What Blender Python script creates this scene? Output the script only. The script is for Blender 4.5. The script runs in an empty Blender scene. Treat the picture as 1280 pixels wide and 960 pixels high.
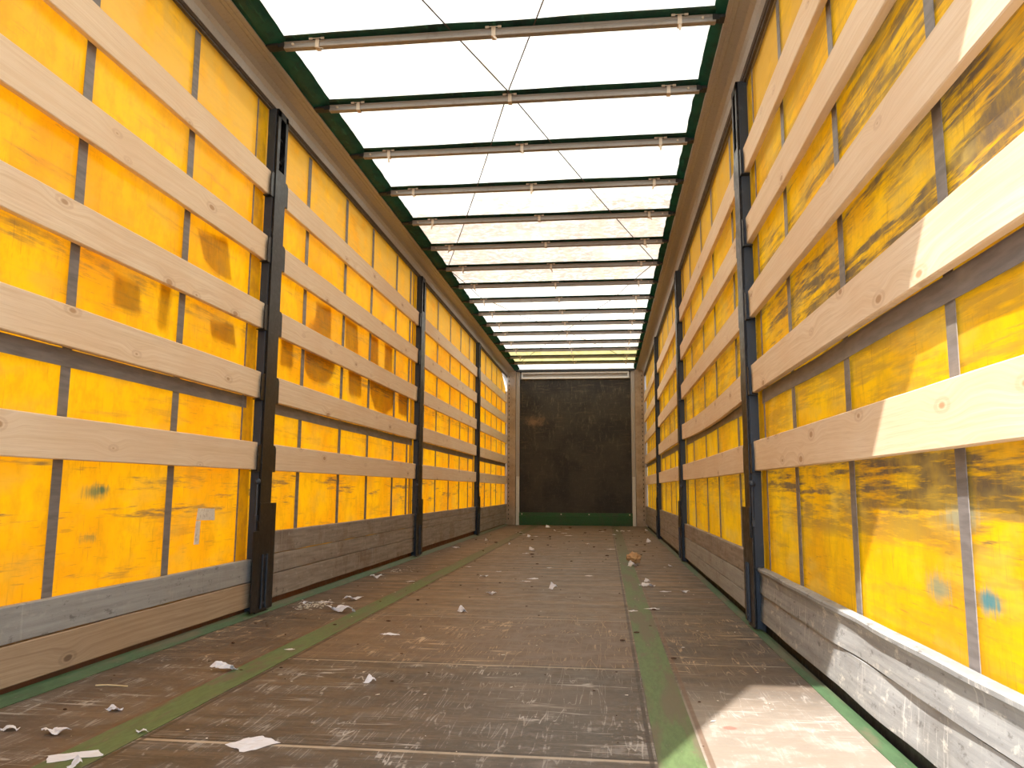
import bpy, bmesh, math, random
from mathutils import Vector, Matrix, noise as mnoise
C = bpy.context.scene.collection
S = bpy.context.scene
random.seed(7)

# ------------------------------------------------------------------ camera
cam = bpy.data.cameras.new('camera'); camo = bpy.data.objects.new('camera', cam); C.objects.link(camo)
cam.sensor_width = 36.0; cam.lens = 972.44/1280*36.0; cam.clip_start = 0.02
r = Vector((0.99293187, 0.11854471, 0.00578351)); u = Vector((0.01021319, -0.13389154, 0.99094336)); f = Vector((-0.11824546, 0.98388018, 0.13415589))
camo.matrix_world = Matrix(((r.x, u.x, -f.x, 0.54), (r.y, u.y, -f.y, 0.0), (r.z, u.z, -f.z, 0.6375), (0, 0, 0, 1)))
S.camera = camo
# ------------------------------------------------------------------ light
SUN_E = 6.8; SKY_E = 2.8; EXPO = 0.84
w = bpy.data.worlds.new('sky'); S.world = w; w.use_nodes = True
wn = w.node_tree.nodes; wn['Background'].inputs[0].default_value = (0.72, 0.85, 1.0, 1); wn['Background'].inputs[1].default_value = SKY_E
sl = bpy.data.lights.new('sun', 'SUN'); sl.energy = SUN_E; sl.angle = math.radians(0.6); sl.color = (1.0, 0.95, 0.88)
so = bpy.data.objects.new('sun', sl); C.objects.link(so)
so.rotation_euler = Vector((0.364, 0.841, -1.0)).to_track_quat('-Z', 'Y').to_euler()
so.location = (-3, -8, 9)
vs = S.view_settings; vs.view_transform = 'Standard'; vs.look = 'None'; vs.exposure = EXPO; vs.gamma = 1.0; vs.use_curve_mapping = False

# ------------------------------------------------------------------ material helpers
class G:
    def __init__(s, name):
        s.m = bpy.data.materials.new(name); s.m.use_nodes = True
        s.t = s.m.node_tree; s.t.nodes.clear(); s.L = s.t.links
        s.out = s.n('ShaderNodeOutputMaterial')
        s.tc = s.n('ShaderNodeTexCoord'); s.obj = s.tc.outputs['Object']
    def n(s, k, **kw):
        x = s.t.nodes.new(k)
        for a, b in kw.items(): setattr(x, a, b)
        return x
    def put(s, sock, v):
        if v is None: return
        if isinstance(v, bpy.types.NodeSocket): s.L.new(v, sock)
        elif isinstance(v, (tuple, list)):
            if sock.type == 'RGBA' and len(v) == 3: v = (*v, 1)
            sock.default_value = v
        else: sock.default_value = v
    def math(s, op, a, b=None, c=None, clamp=False):
        x = s.n('ShaderNodeMath', operation=op); x.use_clamp = clamp
        s.put(x.inputs[0], a); s.put(x.inputs[1], b); s.put(x.inputs[2], c); return x.outputs[0]
    def mul(s, *a):
        v = a[0]
        for b in a[1:]: v = s.math('MULTIPLY', v, b)
        return v
    def add(s, *a):
        v = a[0]
        for b in a[1:]: v = s.math('ADD', v, b)
        return v
    def mx(s, *a):
        v = a[0]
        for b in a[1:]: v = s.math('MAXIMUM', v, b)
        return v
    def mapping(s, scale=(1, 1, 1), rot=(0, 0, 0), loc=(0, 0, 0), vec=None):
        x = s.n('ShaderNodeMapping'); s.put(x.inputs['Vector'], vec or s.obj)
        x.inputs['Scale'].default_value = scale; x.inputs['Rotation'].default_value = rot
        s.put(x.inputs['Location'], loc); return x.outputs[0]
    def noise(s, scale, detail=3, rough=.55, sc=(1, 1, 1), rot=(0, 0, 0), loc=(0, 0, 0), vec=None, dist=0):
        x = s.n('ShaderNodeTexNoise'); s.L.new(s.mapping(sc, rot, loc, vec), x.inputs['Vector'])
        x.inputs['Scale'].default_value = scale; x.inputs['Detail'].default_value = detail; x.inputs['Roughness'].default_value = rough
        x.inputs['Distortion'].default_value = dist; return x.outputs['Fac']
    def ramp(s, v, a, b, lo=0.0, hi=1.0):
        x = s.n('ShaderNodeMapRange', interpolation_type='SMOOTHSTEP'); s.put(x.inputs[0], v)
        x.inputs[1].default_value = a; x.inputs[2].default_value = b; x.inputs[3].default_value = lo; x.inputs[4].default_value = hi
        return x.outputs[0]
    def band(s, v, c, h, soft):   # 1 within c +- h
        d = s.math('ABSOLUTE', s.math('SUBTRACT', v, c)); return s.ramp(d, h, h+soft, 1, 0)
    def mix(s, fac, a, b, mode='MIX'):
        x = s.n('ShaderNodeMix', data_type='RGBA', blend_type=mode)
        s.put(x.inputs['Factor'], fac); s.put(x.inputs[6], a); s.put(x.inputs[7], b); return x.outputs[2]
    def xyz(s, vec=None):
        x = s.n('ShaderNodeSeparateXYZ'); s.put(x.inputs[0], vec or s.obj); return x.outputs
    def dist(s, c, sc=(1, 1, 1)):
        a = s.n('ShaderNodeVectorMath', operation='SUBTRACT'); s.put(a.inputs[0], s.obj); a.inputs[1].default_value = c
        b = s.n('ShaderNodeVectorMath', operation='MULTIPLY'); s.L.new(a.outputs[0], b.inputs[0]); b.inputs[1].default_value = sc
        l = s.n('ShaderNodeVectorMath', operation='LENGTH'); s.L.new(b.outputs[0], l.inputs[0]); return l.outputs['Value']
    def bump(s, h, strength=.3, d=.005):
        x = s.n('ShaderNodeBump'); s.put(x.inputs['Height'], h); x.inputs['Strength'].default_value = strength; x.inputs['Distance'].default_value = d
        return x.outputs[0]
    def rand(s):
        return s.n('ShaderNodeObjectInfo').outputs['Random']
    def pbr(s, col, rough=.6, metal=0.0, bump=None, spec=.4):
        x = s.n('ShaderNodeBsdfPrincipled'); s.put(x.inputs['Base Color'], col); s.put(x.inputs['Roughness'], rough)
        s.put(x.inputs['Metallic'], metal); x.inputs['Specular IOR Level'].default_value = spec
        if bump is not None: s.L.new(bump, x.inputs['Normal'])
        s.L.new(x.outputs[0], s.out.inputs[0]); return s.m
    def cloth(s, col, tcol, trans, bump=None, gloss=0.0, grough=.4):
        d = s.n('ShaderNodeBsdfDiffuse'); s.put(d.inputs[0], col); t = s.n('ShaderNodeBsdfTranslucent'); s.put(t.inputs[0], tcol)
        m = s.n('ShaderNodeMixShader'); s.put(m.inputs[0], trans); s.L.new(d.outputs[0], m.inputs[1]); s.L.new(t.outputs[0], m.inputs[2])
        if bump is not None: s.L.new(bump, d.inputs['Normal']); s.L.new(bump, t.inputs['Normal'])
        o = m.outputs[0]
        if gloss:
            g = s.n('ShaderNodeBsdfGlossy'); g.inputs['Roughness'].default_value = grough
            if bump is not None: s.L.new(bump, g.inputs['Normal'])
            m2 = s.n('ShaderNodeMixShader'); m2.inputs[0].default_value = gloss; s.L.new(o, m2.inputs[1]); s.L.new(g.outputs[0], m2.inputs[2]); o = m2.outputs[0]
        s.L.new(o, s.out.inputs[0]); return s.m

# new sawn spruce, grain along Y
def pine(name, light, dark, knotcol, knot=1.0):
    g = G(name); rnd = g.rand()
    off = g.n('ShaderNodeCombineXYZ'); g.put(off.inputs[0], g.mul(rnd, 31)); g.put(off.inputs[1], g.mul(rnd, 57)); g.put(off.inputs[2], g.mul(rnd, 13))
    base = g.mapping((1, 1, 1), loc=off.outputs[0])
    x, y, z = g.xyz(base)
    p2 = g.n('ShaderNodeCombineXYZ'); g.put(p2.inputs[0], g.mul(y, 2.4)); g.put(p2.inputs[1], g.mul(g.add(z, g.mul(x, .5)), 5.0))
    v = g.n('ShaderNodeTexVoronoi', voronoi_dimensions='2D'); g.L.new(p2.outputs[0], v.inputs['Vector']); v.inputs['Scale'].default_value = 1.0
    d = v.outputs['Distance']
    big0 = g.noise(3, 2, vec=base); th = g.ramp(big0, .4, .62, -.02, .03)
    d = g.math('SUBTRACT', d, th)
    kn = g.mul(g.ramp(d, .012, .045, 1, 0), knot)
    halo = g.ramp(d, .05, .32, 1, 0)
    gz = g.add(z, g.mul(halo, .022), g.mul(g.noise(1.2, 2, sc=(1, 1, 1), vec=base), .04))
    gv = g.n('ShaderNodeCombineXYZ'); g.put(gv.inputs[0], g.mul(x, 30)); g.put(gv.inputs[1], g.mul(y, 1.2)); g.put(gv.inputs[2], g.mul(gz, 95))
    gr = g.noise(1.0, 4, .6, vec=gv.outputs[0])
    gr2 = g.noise(1.0, 3, .6, sc=(1, 6, 3), vec=gv.outputs[0])
    c = g.mix(g.ramp(gr, .35, .72), light, dark)
    c = g.mix(g.mul(g.ramp(gr2, .45, .7), .4), c, (dark[0]*.8, dark[1]*.75, dark[2]*.7))
    big = g.noise(2.2, 2, vec=base)
    c = g.mix(g.ramp(big, .35, .7, 0, .35), c, (light[0]*.86, light[1]*.72, light[2]*.58))
    c = g.mix(g.mul(rnd, .25), c, (light[0]*.85, light[1]*.78, light[2]*.70))
    c = g.mix(g.mul(kn, .75), c, knotcol)
    c = g.mix(g.mul(g.band(d, .07, .010, .02), .22*knot), c, knotcol)
    return g.pbr(c, .72, bump=g.bump(g.add(gr, g.mul(gr2, .5)), .18, .002), spec=.25)
M = {}
M['pine'] = pine('pine', (.87, .70, .52), (.77, .58, .385), (.42, .22, .10))
M['worn_pine'] = pine('worn_pine', (.46, .35, .24), (.30, .21, .14), (.10, .06, .04))

def grey_wood(name, a, b, scuff=.4, brown=(.17, .11, .07)):
    g = G(name); rnd = g.rand()
    off = g.n('ShaderNodeCombineXYZ'); g.put(off.inputs[1], g.mul(rnd, 41)); g.put(off.inputs[2], g.mul(rnd, 17))
    base = g.mapping(loc=off.outputs[0])
    n1 = g.noise(1, 5, .65, sc=(10, 2.2, 45), vec=base); n2 = g.noise(3, 4, .6, vec=base); n3 = g.noise(1, 5, .7, sc=(20, 14, 30), vec=base)
    nv = g.noise(1, 4, .6, sc=(10, 55, 5), vec=base)
    c = g.mix(g.ramp(n1, .3, .72), a, b)
    c = g.mix(g.ramp(n2, .5, .72, 0, .6), c, brown)
    c = g.mix(g.mul(g.ramp(n3, .56, .7), scuff), c, (.58, .55, .50))
    c = g.mix(g.mul(g.ramp(nv, .56, .68), scuff*.8, g.ramp(n2, .4, .6)), c, (.60, .58, .55))
    c = g.mix(g.mul(g.ramp(n3, .42, .32), .5), c, (.05, .04, .035))
    return g.pbr(c, .7, bump=g.bump(g.add(n1, n3), .3, .003), spec=.3)
M['board_brown'] = grey_wood('board_brown', (.33, .285, .245), (.21, .175, .15), .3)
M['board_grey'] = grey_wood('board_grey', (.37, .37, .36), (.28, .275, .265), .25, (.26, .24, .22))
M['alu_board'] = grey_wood('alu_board', (.36, .36, .355), (.25, .25, .25), .9, (.20, .19, .18))

def metal(name, col, rough, met, wear=(.3, .3, .3), wf=.2, scale=25, rust=0):
    g = G(name); n = g.noise(scale, 4, .65); n2 = g.noise(3, 3)
    c = g.mix(g.mul(g.ramp(n, .55, .7), wf), col, wear)
    if rust: c = g.mix(g.mul(g.ramp(n2, .45, .65), rust), c, (.22, .075, .03))
    return g.pbr(c, g.ramp(n, .3, .7, rough*.8, min(1, rough*1.25)), met, bump=g.bump(n, .1, .002))
M['post'] = metal('post_black_paint', (.010, .009, .010), .36, 0.0, (.12, .115, .11), .35)
M['post_blue'] = metal('post_blue_grey', (.035, .045, .062), .45, 0.0, (.12, .13, .14), .3)
M['rail'] = metal('rail_aluminium', (.42, .385, .35), .42, .35, (.3, .27, .24), .35, 60)
M['rail_dark'] = metal('rail_seal', (.06, .045, .04), .5, 0.0)
M['bow'] = metal('bow_aluminium', (.30, .27, .245), .42, .35, (.2, .17, .15), .35, 40)
M['clip'] = metal('clip_metal', (.62, .52, .42), .5, .2, (.4, .3, .22), .4, 60)
M['cable'] = metal('cable_steel', (.07, .05, .045), .6, 0)
M['white_trim'] = metal('white_trim', (.62, .60, .57), .45, 0.0, (.35, .32, .29), .3)
M['grey_trim'] = metal('grey_trim', (.44, .39, .35), .5, 0.1, (.3, .25, .21), .3)
M['rust'] = metal('rusty_steel', (.16, .075, .04), .8, 0.0, (.3, .12, .05), .5, 20, .6)
M['black'] = metal('black_rubber_and_shade', (.02, .02, .02), .6, 0.0)  # black parts; also the painted gap shade under the right boards
M['eyelet'] = metal('eyelet_brass', (.9, .9, .88), .3, .2)
M['door'] = metal('door_white', (.65, .63, .6), .5, 0.0)
M['roller'] = metal('roller_pole', (.38, .36, .33), .45, 0.0)

def webbing(name, col):
    g = G(name); n = g.noise(1, 3, .6, sc=(30, 8, 60)); n2 = g.noise(5, 3)
    c = g.mix(g.ramp(n, .35, .7), col, tuple(k*.7 for k in col)); c = g.mix(g.ramp(n2, .55, .75, 0, .5), c, (.34, .29, .22))
    return g.pbr(c, .5, bump=g.bump(n, .2, .002), spec=.45)
M['strap'] = webbing('strap_webbing', (.225, .20, .19))
M['belt'] = webbing('belt_webbing', (.205, .18, .17))

def green_paint(name, col, wornf, worn=(.17, .12, .085), sc=(6, 2, 6)):
    g = G(name); n = g.noise(1, 5, .7, sc=sc); n2 = g.noise(1, 5, .7, sc=(60, 14, 60)); n3 = g.noise(1, 4, .6, sc=(9, 1.1, 4), loc=(3, 1, 0))
    c = g.mix(g.ramp(n2, .35, .7), col, tuple(k*.72 for k in col))
    yy = g.xyz()[1]; f = g.mx(g.ramp(n, .52, .66), g.ramp(n3, .5, .62), g.mul(g.ramp(yy, 5.5, 9.5, 0, .95), g.ramp(n2, .2, .5, .6, 1) if 'kick' not in name else 0.0)); c = g.mix(g.mul(f, wornf), c, worn)
    c = g.mix(g.mul(g.ramp(n2, .62, .7), .35), c, (.32, .28, .22))
    return g.pbr(c, .55, bump=g.bump(n2, .15, .002), spec=.35)
M['green_strip'] = green_paint('green_strip', (.115, .175, .07), .85, (.13, .105, .07), (9, 2.6, 6))
M['green_edge'] = green_paint('green_edge', (.07, .13, .06), .55)
M['green_kick'] = green_paint('green_kick', (.028, .10, .036), .35, (.06, .07, .04), (4, 4, 14))

def curtain(name, side):
    g = G(name); x, y, z = g.xyz()
    big = g.noise(1.6, 3, .6); mid = g.noise(6, 4, .6)
    A, B = ((.86, .44, .004), (.78, .32, .004)) if side < 0 else ((.86, .50, .005), (.74, .36, .006))
    c = g.mix(g.ramp(big, .35, .65), A, B)
    # vertical weave crackle
    cr = g.noise(1, 5, .7, sc=(1, 95, 7)); cr2 = g.noise(1, 4, .6, sc=(1, 9, 120))
    crk = g.mul(g.ramp(cr, .56, .66), g.ramp(mid, .38, .62)); crk2 = g.mul(g.ramp(cr2, .60, .68), g.ramp(big, .4, .6))
    # long scuffs along the trailer
    st = g.noise(1, 5, .68, sc=(1, 1.3, 15), rot=(math.radians(4), 0, 0)); st2 = g.noise(1, 6, .72, sc=(1, 5, 60), rot=(math.radians(3), 0, 0))
    scuff = g.mul(g.ramp(st, .54, .64), g.ramp(st2, .36, .58))
    if side < 0:
        zone = g.mx(g.mul(g.band(z, .60, .06, .06), 1.0), g.mul(g.band(z, .70, .012, .02), 1.0), g.mul(g.band(z, .36, .03, .06), .85), .32)
        rub_shade = g.mx(g.band(z, 1.435, .02, .03), g.band(z, 1.09, .025, .02), g.mul(g.band(z, 2.42, .08, .2), .8))
    else:
        near = g.ramp(y, 3.3, 4.3, 1, .35)
        zone = g.mx(g.mul(g.band(z, 1.42, .22, .12), 1.0), g.mul(g.band(z, 1.80, .10, .12), .75), g.mul(g.band(z, .60, .07, .07), 1.0), g.mul(g.band(z, .70, .02, .03), 1.0), .35)
        zone = g.mul(zone, near, 1.25)
        rub_shade = g.mx(g.band(z, 1.435, .03, .03), g.band(z, 1.08, .03, .02), g.mul(g.band(z, .70, .015, .03), .9))
    scuff_shade = g.mul(g.ramp(st2, .40, .62), g.ramp(mid, .30, .6), rub_shade)  # rub marks and plank shadow painted together as dark bands
    if side > 0:
        wide = g.noise(1, 5, .7, sc=(1, .9, 11), rot=(math.radians(5), 0, 0), loc=(0, .4, .2))
        scuff = g.mx(scuff, g.mul(g.ramp(wide, .45, .56), g.ramp(st2, .30, .54), g.ramp(z, .50, .72, .45, 1)))
    dm = g.math('MINIMUM', g.mx(g.mul(scuff, zone), g.mul(scuff_shade, .75)), 1.0)
    c = g.mix(g.mul(crk, .6), c, (.42, .20, .02)); c = g.mix(g.mul(crk2, .6), c, (.34, .17, .03))
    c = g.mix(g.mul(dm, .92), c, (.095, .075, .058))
    faint = g.noise(1, 4, .6, sc=(1, 3, 7), loc=(0, 5, 5))
    wash = g.noise(1, 6, .75, sc=(1, 14, 9), loc=(0, 2, 8)); c = g.mix(g.ramp(wash, .42, .66, 0, .42), c, (.50, .24, .01) if side < 0 else (.48, .27, .015))
    c = g.mix(g.ramp(faint, .48, .70, 0, .5), c, (.60, .33, .045) if side < 0 else (.62, .42, .08))
    topd = g.mul(g.ramp(z, 2.0, 2.45), g.ramp(mid, .3, .6, .25, .9)); c = g.mix(topd, c, (.63, .36, .06))
    for (sy, sz, sr, sc_, strength) in (((2.63, .62, .07, (.02, .12, .08), .75), (2.67, .628, .04, (.02, .10, .07), .8), (2.62, .458, .055, (.03, .13, .07), .7)) if side < 0 else ((1.90, .423, .06, (.10, .24, .22), .6), (1.66, .426, .055, (.01, .20, .26), .85), (1.78, .585, .07, (.28, .36, .30), .5))):
        d = g.dist((0, sy, sz), (0, .7, 1.6)); d = g.add(d, g.mul(g.math('SUBTRACT', mid, .5), .12), g.mul(g.math('SUBTRACT', cr, .5), .10))
        c = g.mix(g.mul(g.ramp(d, sr*.05, sr, 1, 0), strength), c, sc_)
    b = g.bump(g.add(g.mul(big, 3.0), g.mul(mid, .6), g.mul(cr, .05)), .35, .012)
    t = g.mix(1.0, c, (1.0, .86, .6) if side < 0 else (1, .88, .8), 'MULTIPLY')
    return g.cloth(c, t, .23 if side < 0 else .17, b, .04, .35)
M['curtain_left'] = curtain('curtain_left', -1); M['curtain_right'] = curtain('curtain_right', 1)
g = G('curtain_overlap'); n = g.noise(1, 5, .7, sc=(1, 20, 14)); n2 = g.noise(4, 4)
M['overlap'] = g.cloth(g.mix(g.ramp(n, .4, .65), (.70, .50, .01), (.34, .25, .03)), (.75, .58, .01), .5, g.bump(n2, .3, .01), .04)
g = G('lettering_film'); M['letter'] = g.cloth((.2, .2, .12), (.62, .52, .35), .6)

g = G('roof_tarp'); x, y, z = g.xyz()
n1 = g.noise(1.3, 4, .6); n2 = g.noise(14, 5, .75); n3 = g.noise(1, 4, .6, sc=(7, .8, 1)); fine = g.noise(70, 4, .7)
zone = g.mx(g.mul(g.band(y, 6.9, 1.0, .8), 1.0), .22)
dm = g.mul(g.ramp(n2, .30, .60), g.ramp(n1, .25, .50), zone)
c = g.mix(g.mul(dm, .95), (.90, .86, .74), (.40, .29, .21))
c = g.mix(g.mul(g.ramp(n3, .46, .66), .55), c, (.62, .48, .30)); c = g.mix(g.mul(g.ramp(fine, .62, .72), zone, .5), c, (.30, .22, .16))
c = g.mix(g.mul(g.band(y, 7.0, .75, .5), .50), c, (.45, .34, .26))
M['roof'] = g.cloth(c, c, .34, g.bump(g.add(n1, g.mul(n3, .6)), .4, .02))
g = G('roof_yellow'); n1 = g.noise(1, 4, .6, sc=(10, 2, 1)); c = g.mix(g.ramp(n1, .35, .7), (.46, .40, .17), (.36, .30, .11)); M['roof_yellow'] = g.cloth(c, c, .40)
g = G('green_tarp'); n1 = g.noise(9, 4, .6); n2 = g.noise(1, 3, .6, sc=(40, 8, 8)); c = g.mix(g.ramp(n1, .35, .7), (.004, .060, .038), (.002, .022, .018)); c = g.mix(g.mul(g.ramp(n2, .6, .7), .4), c, (.03, .16, .10))
M['green_tarp'] = g.cloth(c, (.004, .08, .045), .08, g.bump(g.add(n1, n2), .5, .01), .05, .4)

# bulkhead panel
g = G('bulkhead_panel'); x, y, z = g.xyz(); n1 = g.noise(2.2, 4, .6); n2 = g.noise(1, 8, .8, sc=(16, 1, 5), rot=(0, .35, 0)); n3 = g.noise(1, 6, .75, sc=(2.5, 1, 22)); n4 = g.noise(30, 5, .7)
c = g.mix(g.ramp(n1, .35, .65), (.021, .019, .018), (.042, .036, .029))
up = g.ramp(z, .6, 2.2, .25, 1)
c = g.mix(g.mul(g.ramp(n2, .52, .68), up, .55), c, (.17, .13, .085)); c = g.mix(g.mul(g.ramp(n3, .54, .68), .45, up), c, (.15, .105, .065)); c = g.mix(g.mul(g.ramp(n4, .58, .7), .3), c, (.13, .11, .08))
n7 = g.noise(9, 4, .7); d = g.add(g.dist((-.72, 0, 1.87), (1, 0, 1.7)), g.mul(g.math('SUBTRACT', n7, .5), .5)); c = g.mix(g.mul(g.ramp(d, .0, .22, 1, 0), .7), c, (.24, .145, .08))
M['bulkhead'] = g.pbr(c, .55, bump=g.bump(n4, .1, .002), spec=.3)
g = G('corner_post'); x, y, z = g.xyz(); n1 = g.noise(5, 4, .6); n4 = g.noise(45, 5, .75)
c = g.mix(g.ramp(n1, .35, .65), (.40, .315, .24), (.30, .225, .165)); c = g.mix(g.mul(g.ramp(n4, .58, .66), .7), c, (.10, .065, .045)); M['corner'] = g.pbr(c, .6)

# plywood floor
g = G('floor_plywood'); x, y, z = g.xyz()
n1 = g.noise(1.1, 3, .6); n2 = g.noise(1, 5, .65, sc=(1.4, 16, 1)); n3 = g.noise(9, 6, .75); fine = g.noise(1, 5, .7, sc=(25, 130, 1)); n5 = g.noise(2.6, 4, .6, loc=(9, 2, 0))
cell = g.n('ShaderNodeTexWhiteNoise', noise_dimensions='1D'); g.put(cell.inputs['W'], g.math('FLOOR', g.math('ADD', g.mul(y, 1.0), .05)))
inner = g.ramp(g.math('ABSOLUTE', x), .68, .70, 1, 0)
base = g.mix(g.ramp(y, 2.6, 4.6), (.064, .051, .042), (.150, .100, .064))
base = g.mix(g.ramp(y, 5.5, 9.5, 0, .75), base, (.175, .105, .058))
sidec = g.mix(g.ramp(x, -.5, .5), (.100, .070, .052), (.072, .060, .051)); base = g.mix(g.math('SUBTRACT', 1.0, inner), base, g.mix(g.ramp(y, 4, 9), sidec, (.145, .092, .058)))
c = g.mix(g.mul(cell.outputs[0], .42), base, (.07, .052, .038))
n6 = g.noise(1, 6, .7, sc=(.9, 9, 1), loc=(5, 3, 0)); c = g.mix(g.ramp(n2, .35, .65, 0, .6), c, g.mix(.5, c, (.04, .028, .02))); c = g.mix(g.mul(g.ramp(n6, .45, .65), g.ramp(y, 3.9, 5.0, .2, .85)), c, (.31, .21, .125))
c = g.mix(g.ramp(n1, .4, .7, 0, .35), c, (.20, .14, .10)); c = g.mix(g.mul(g.ramp(fine, .5, .7), .3), c, (.26, .20, .15))
# scratches: thin ridges of stretched noise
def ridge(sc, rot, w, loc=(0, 0, 0)):
    n = g.noise(1, 1.5, .5, sc=sc, rot=(0, 0, math.radians(rot)), loc=loc); return g.ramp(g.math('ABSOLUTE', g.math('SUBTRACT', n, .5)), w*.5, w*1.3, 1, 0)
nearz = g.ramp(y, 4.0, 4.4, 1, .12)
msk = g.ramp(n5, .45, .6)
s1 = g.mul(ridge((22, 1.6, 1), 22, .007), g.ramp(n3, .45, .58)); s2 = g.mul(ridge((20, 1.4, 1), -24, .007, (4, 4, 0)), g.ramp(n3, .48, .6)); s3 = g.mul(ridge((1.0, 17, 1), 3, .007, (2, 7, 0)), g.ramp(n5, .42, .58)); s4 = g.mul(ridge((15, 1.1, 1), 55, .006, (2, 3, 0)), g.ramp(n3, .46, .6))
scr = g.mul(g.mx(s1, s2, s3, s4), g.mx(g.mul(msk, 1.0), .55), nearz)
sand = g.mul(g.ramp(n3, .54, .64), g.ramp(n5, .5, .62), nearz, g.ramp(g.noise(1, 4, .7, sc=(20, 60, 1)), .42, .6))
scol = g.mix(g.ramp(y, 2.85, 2.95), (.40, .37, .34), (.47, .34, .22))
c = g.mix(g.mul(g.ramp(y, 2.93, 2.98), g.ramp(y, 3.95, 3.99, 1, 0), inner, .5), c, (.175, .11, .07))
c = g.mix(g.mul(scr, 1.0), c, scol); c = g.mix(g.mul(sand, .7), c, scol)
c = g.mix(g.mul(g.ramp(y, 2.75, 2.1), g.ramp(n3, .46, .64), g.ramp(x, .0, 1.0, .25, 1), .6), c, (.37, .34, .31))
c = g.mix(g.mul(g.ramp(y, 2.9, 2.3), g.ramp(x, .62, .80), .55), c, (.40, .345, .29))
# panel joints
for yy, x0, x1, w_, k in ((1.965, -.65, .65, .010, .9), (2.925, -.65, .65, .009, .7), (3.97, -.65, .65, .008, .75), (5.05, -.65, .65, .006, .5), (6.15, -.65, .65, .006, .6), (7.2, -.65, .65, .006, .5), (8.3, -.65, .65, .008, .5), (9.5, -.65, .65, .008, .5), (10.8, -.65, .65, .01, .5), (3.05, .77, 1.24, .005, .8), (4.32, .77, 1.24, .006, .7), (5.7, .77, 1.24, .006, .6), (7.3, .77, 1.24, .007, .6), (4.36, -1.24, -.77, .006, .8), (5.55, -1.24, -.77, .007, .7), (7.1, -1.24, -.77, .007, .6)):
    b = g.mul(g.band(y, yy, w_*.5, w_*.6), g.band(x, (x0+x1)/2, (x1-x0)/2, .01)); b2 = g.mul(g.band(y, yy+w_*1.6, w_*.4, w_*.5), g.band(x, (x0+x1)/2, (x1-x0)/2, .01))
    c = g.mix(g.mul(b, k, g.ramp(n3, .3, .55, .5, 1)), c, (.44, .36, .27)); c = g.mix(g.mul(b2, .6), c, (.03, .022, .018))
c = g.mix(g.mul(g.band(g.math('ABSOLUTE', x), .642, .004, .004), .75), c, (.03, .02, .015))
c = g.mix(g.mul(g.band(g.math('ABSOLUTE', x), .782, .005, .004), .7), c, (.13, .07, .04))
d = g.add(g.dist((.867, 2.269, 0), (1, 1, 0)), g.mul(g.math('SUBTRACT', n3, .5), .02)); c = g.mix(g.ramp(d, .014, .024, .8, 0), c, (.62, .12, .09))
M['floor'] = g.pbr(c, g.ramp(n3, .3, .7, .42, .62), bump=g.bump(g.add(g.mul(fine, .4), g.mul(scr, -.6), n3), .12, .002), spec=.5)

g = G('ground_gravel'); n = g.noise(20, 5, .7); M['ground'] = g.pbr(g.mix(n, (.34, .32, .29), (.24, .23, .21)), .9)
g = G('paper'); n = g.noise(60, 3); rn = g.rand(); M['paper'] = g.cloth(g.mix(g.mul(rn, .5), (.86, .86, .92), (.86, .80, .76)), (.8, .8, .85), .2, g.bump(n, .2, .002))
g = G('paper_tan'); n = g.noise(40, 4); M['paper_tan'] = g.pbr(g.mix(n, (.58, .38, .20), (.42, .25, .12)), .8)
g = G('tape'); n = g.noise(1, 4, .7, sc=(1, 60, 60)); M['tape'] = g.pbr(g.mix(g.ramp(n, .5, .7), (.80, .73, .62), (.55, .46, .36)), .5)
g = G('crumb'); M['crumb'] = g.pbr((.075, .035, .02), .8)
g = G('dust'); M['dust'] = g.pbr((.62, .56, .48), .9)
g = G('twig'); M['twig'] = g.pbr((.62, .50, .30), .8)

# ------------------------------------------------------------------ mesh helpers
def link(name, bm, mat, parent=None, smooth=False, loc=None):
    bmesh.ops.recalc_face_normals(bm, faces=bm.faces)
    me = bpy.data.meshes.new(name); bm.to_mesh(me); bm.free()
    me.materials.append(M[mat] if isinstance(mat, str) else mat)
    if smooth:
        for p in me.polygons: p.use_smooth = True
    o = bpy.data.objects.new(name, me); C.objects.link(o)
    if parent is not None: o.parent = parent
    if loc is not None: o.location = loc
    return o
def tag(o, label, cat, group=None):
    o['label'] = label; o['category'] = cat
    if group: o['group'] = group
    return o
def empty(name, loc):
    o = bpy.data.objects.new(name, None); C.objects.link(o); o.location = loc; o.empty_display_size = .05; return o
def struct(o): o['kind'] = 'structure'; return o
def box(bm, a, b, bev=0.0):
    x0, x1 = sorted((a[0], b[0])); y0, y1 = sorted((a[1], b[1])); z0, z1 = sorted((a[2], b[2]))
    v = [bm.verts.new(p) for p in ((x0, y0, z0), (x1, y0, z0), (x1, y1, z0), (x0, y1, z0), (x0, y0, z1), (x1, y0, z1), (x1, y1, z1), (x0, y1, z1))]
    fs = [bm.faces.new([v[i] for i in q]) for q in ((0, 3, 2, 1), (4, 5, 6, 7), (0, 1, 5, 4), (1, 2, 6, 5), (2, 3, 7, 6), (3, 0, 4, 7))]
    if bev:
        es = list({e for q in fs for e in q.edges}); bmesh.ops.bevel(bm, geom=es, offset=bev, segments=2, affect='EDGES', profile=.6)
def extr(bm, prof, ys, fn=None):
    """closed profile (list of x,z) swept along ys; fn(x,z,y)->(x,y,z)"""
    rings = []
    for y in ys: rings.append([bm.verts.new(fn(a, b, y) if fn else (a, y, b)) for a, b in prof])
    n = len(prof)
    for i in range(len(rings)-1):
        for j in range(n): bm.faces.new((rings[i][j], rings[i][(j+1) % n], rings[i+1][(j+1) % n], rings[i+1][j]))
    bm.faces.new(rings[0][::-1]); bm.faces.new(rings[-1])
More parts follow.
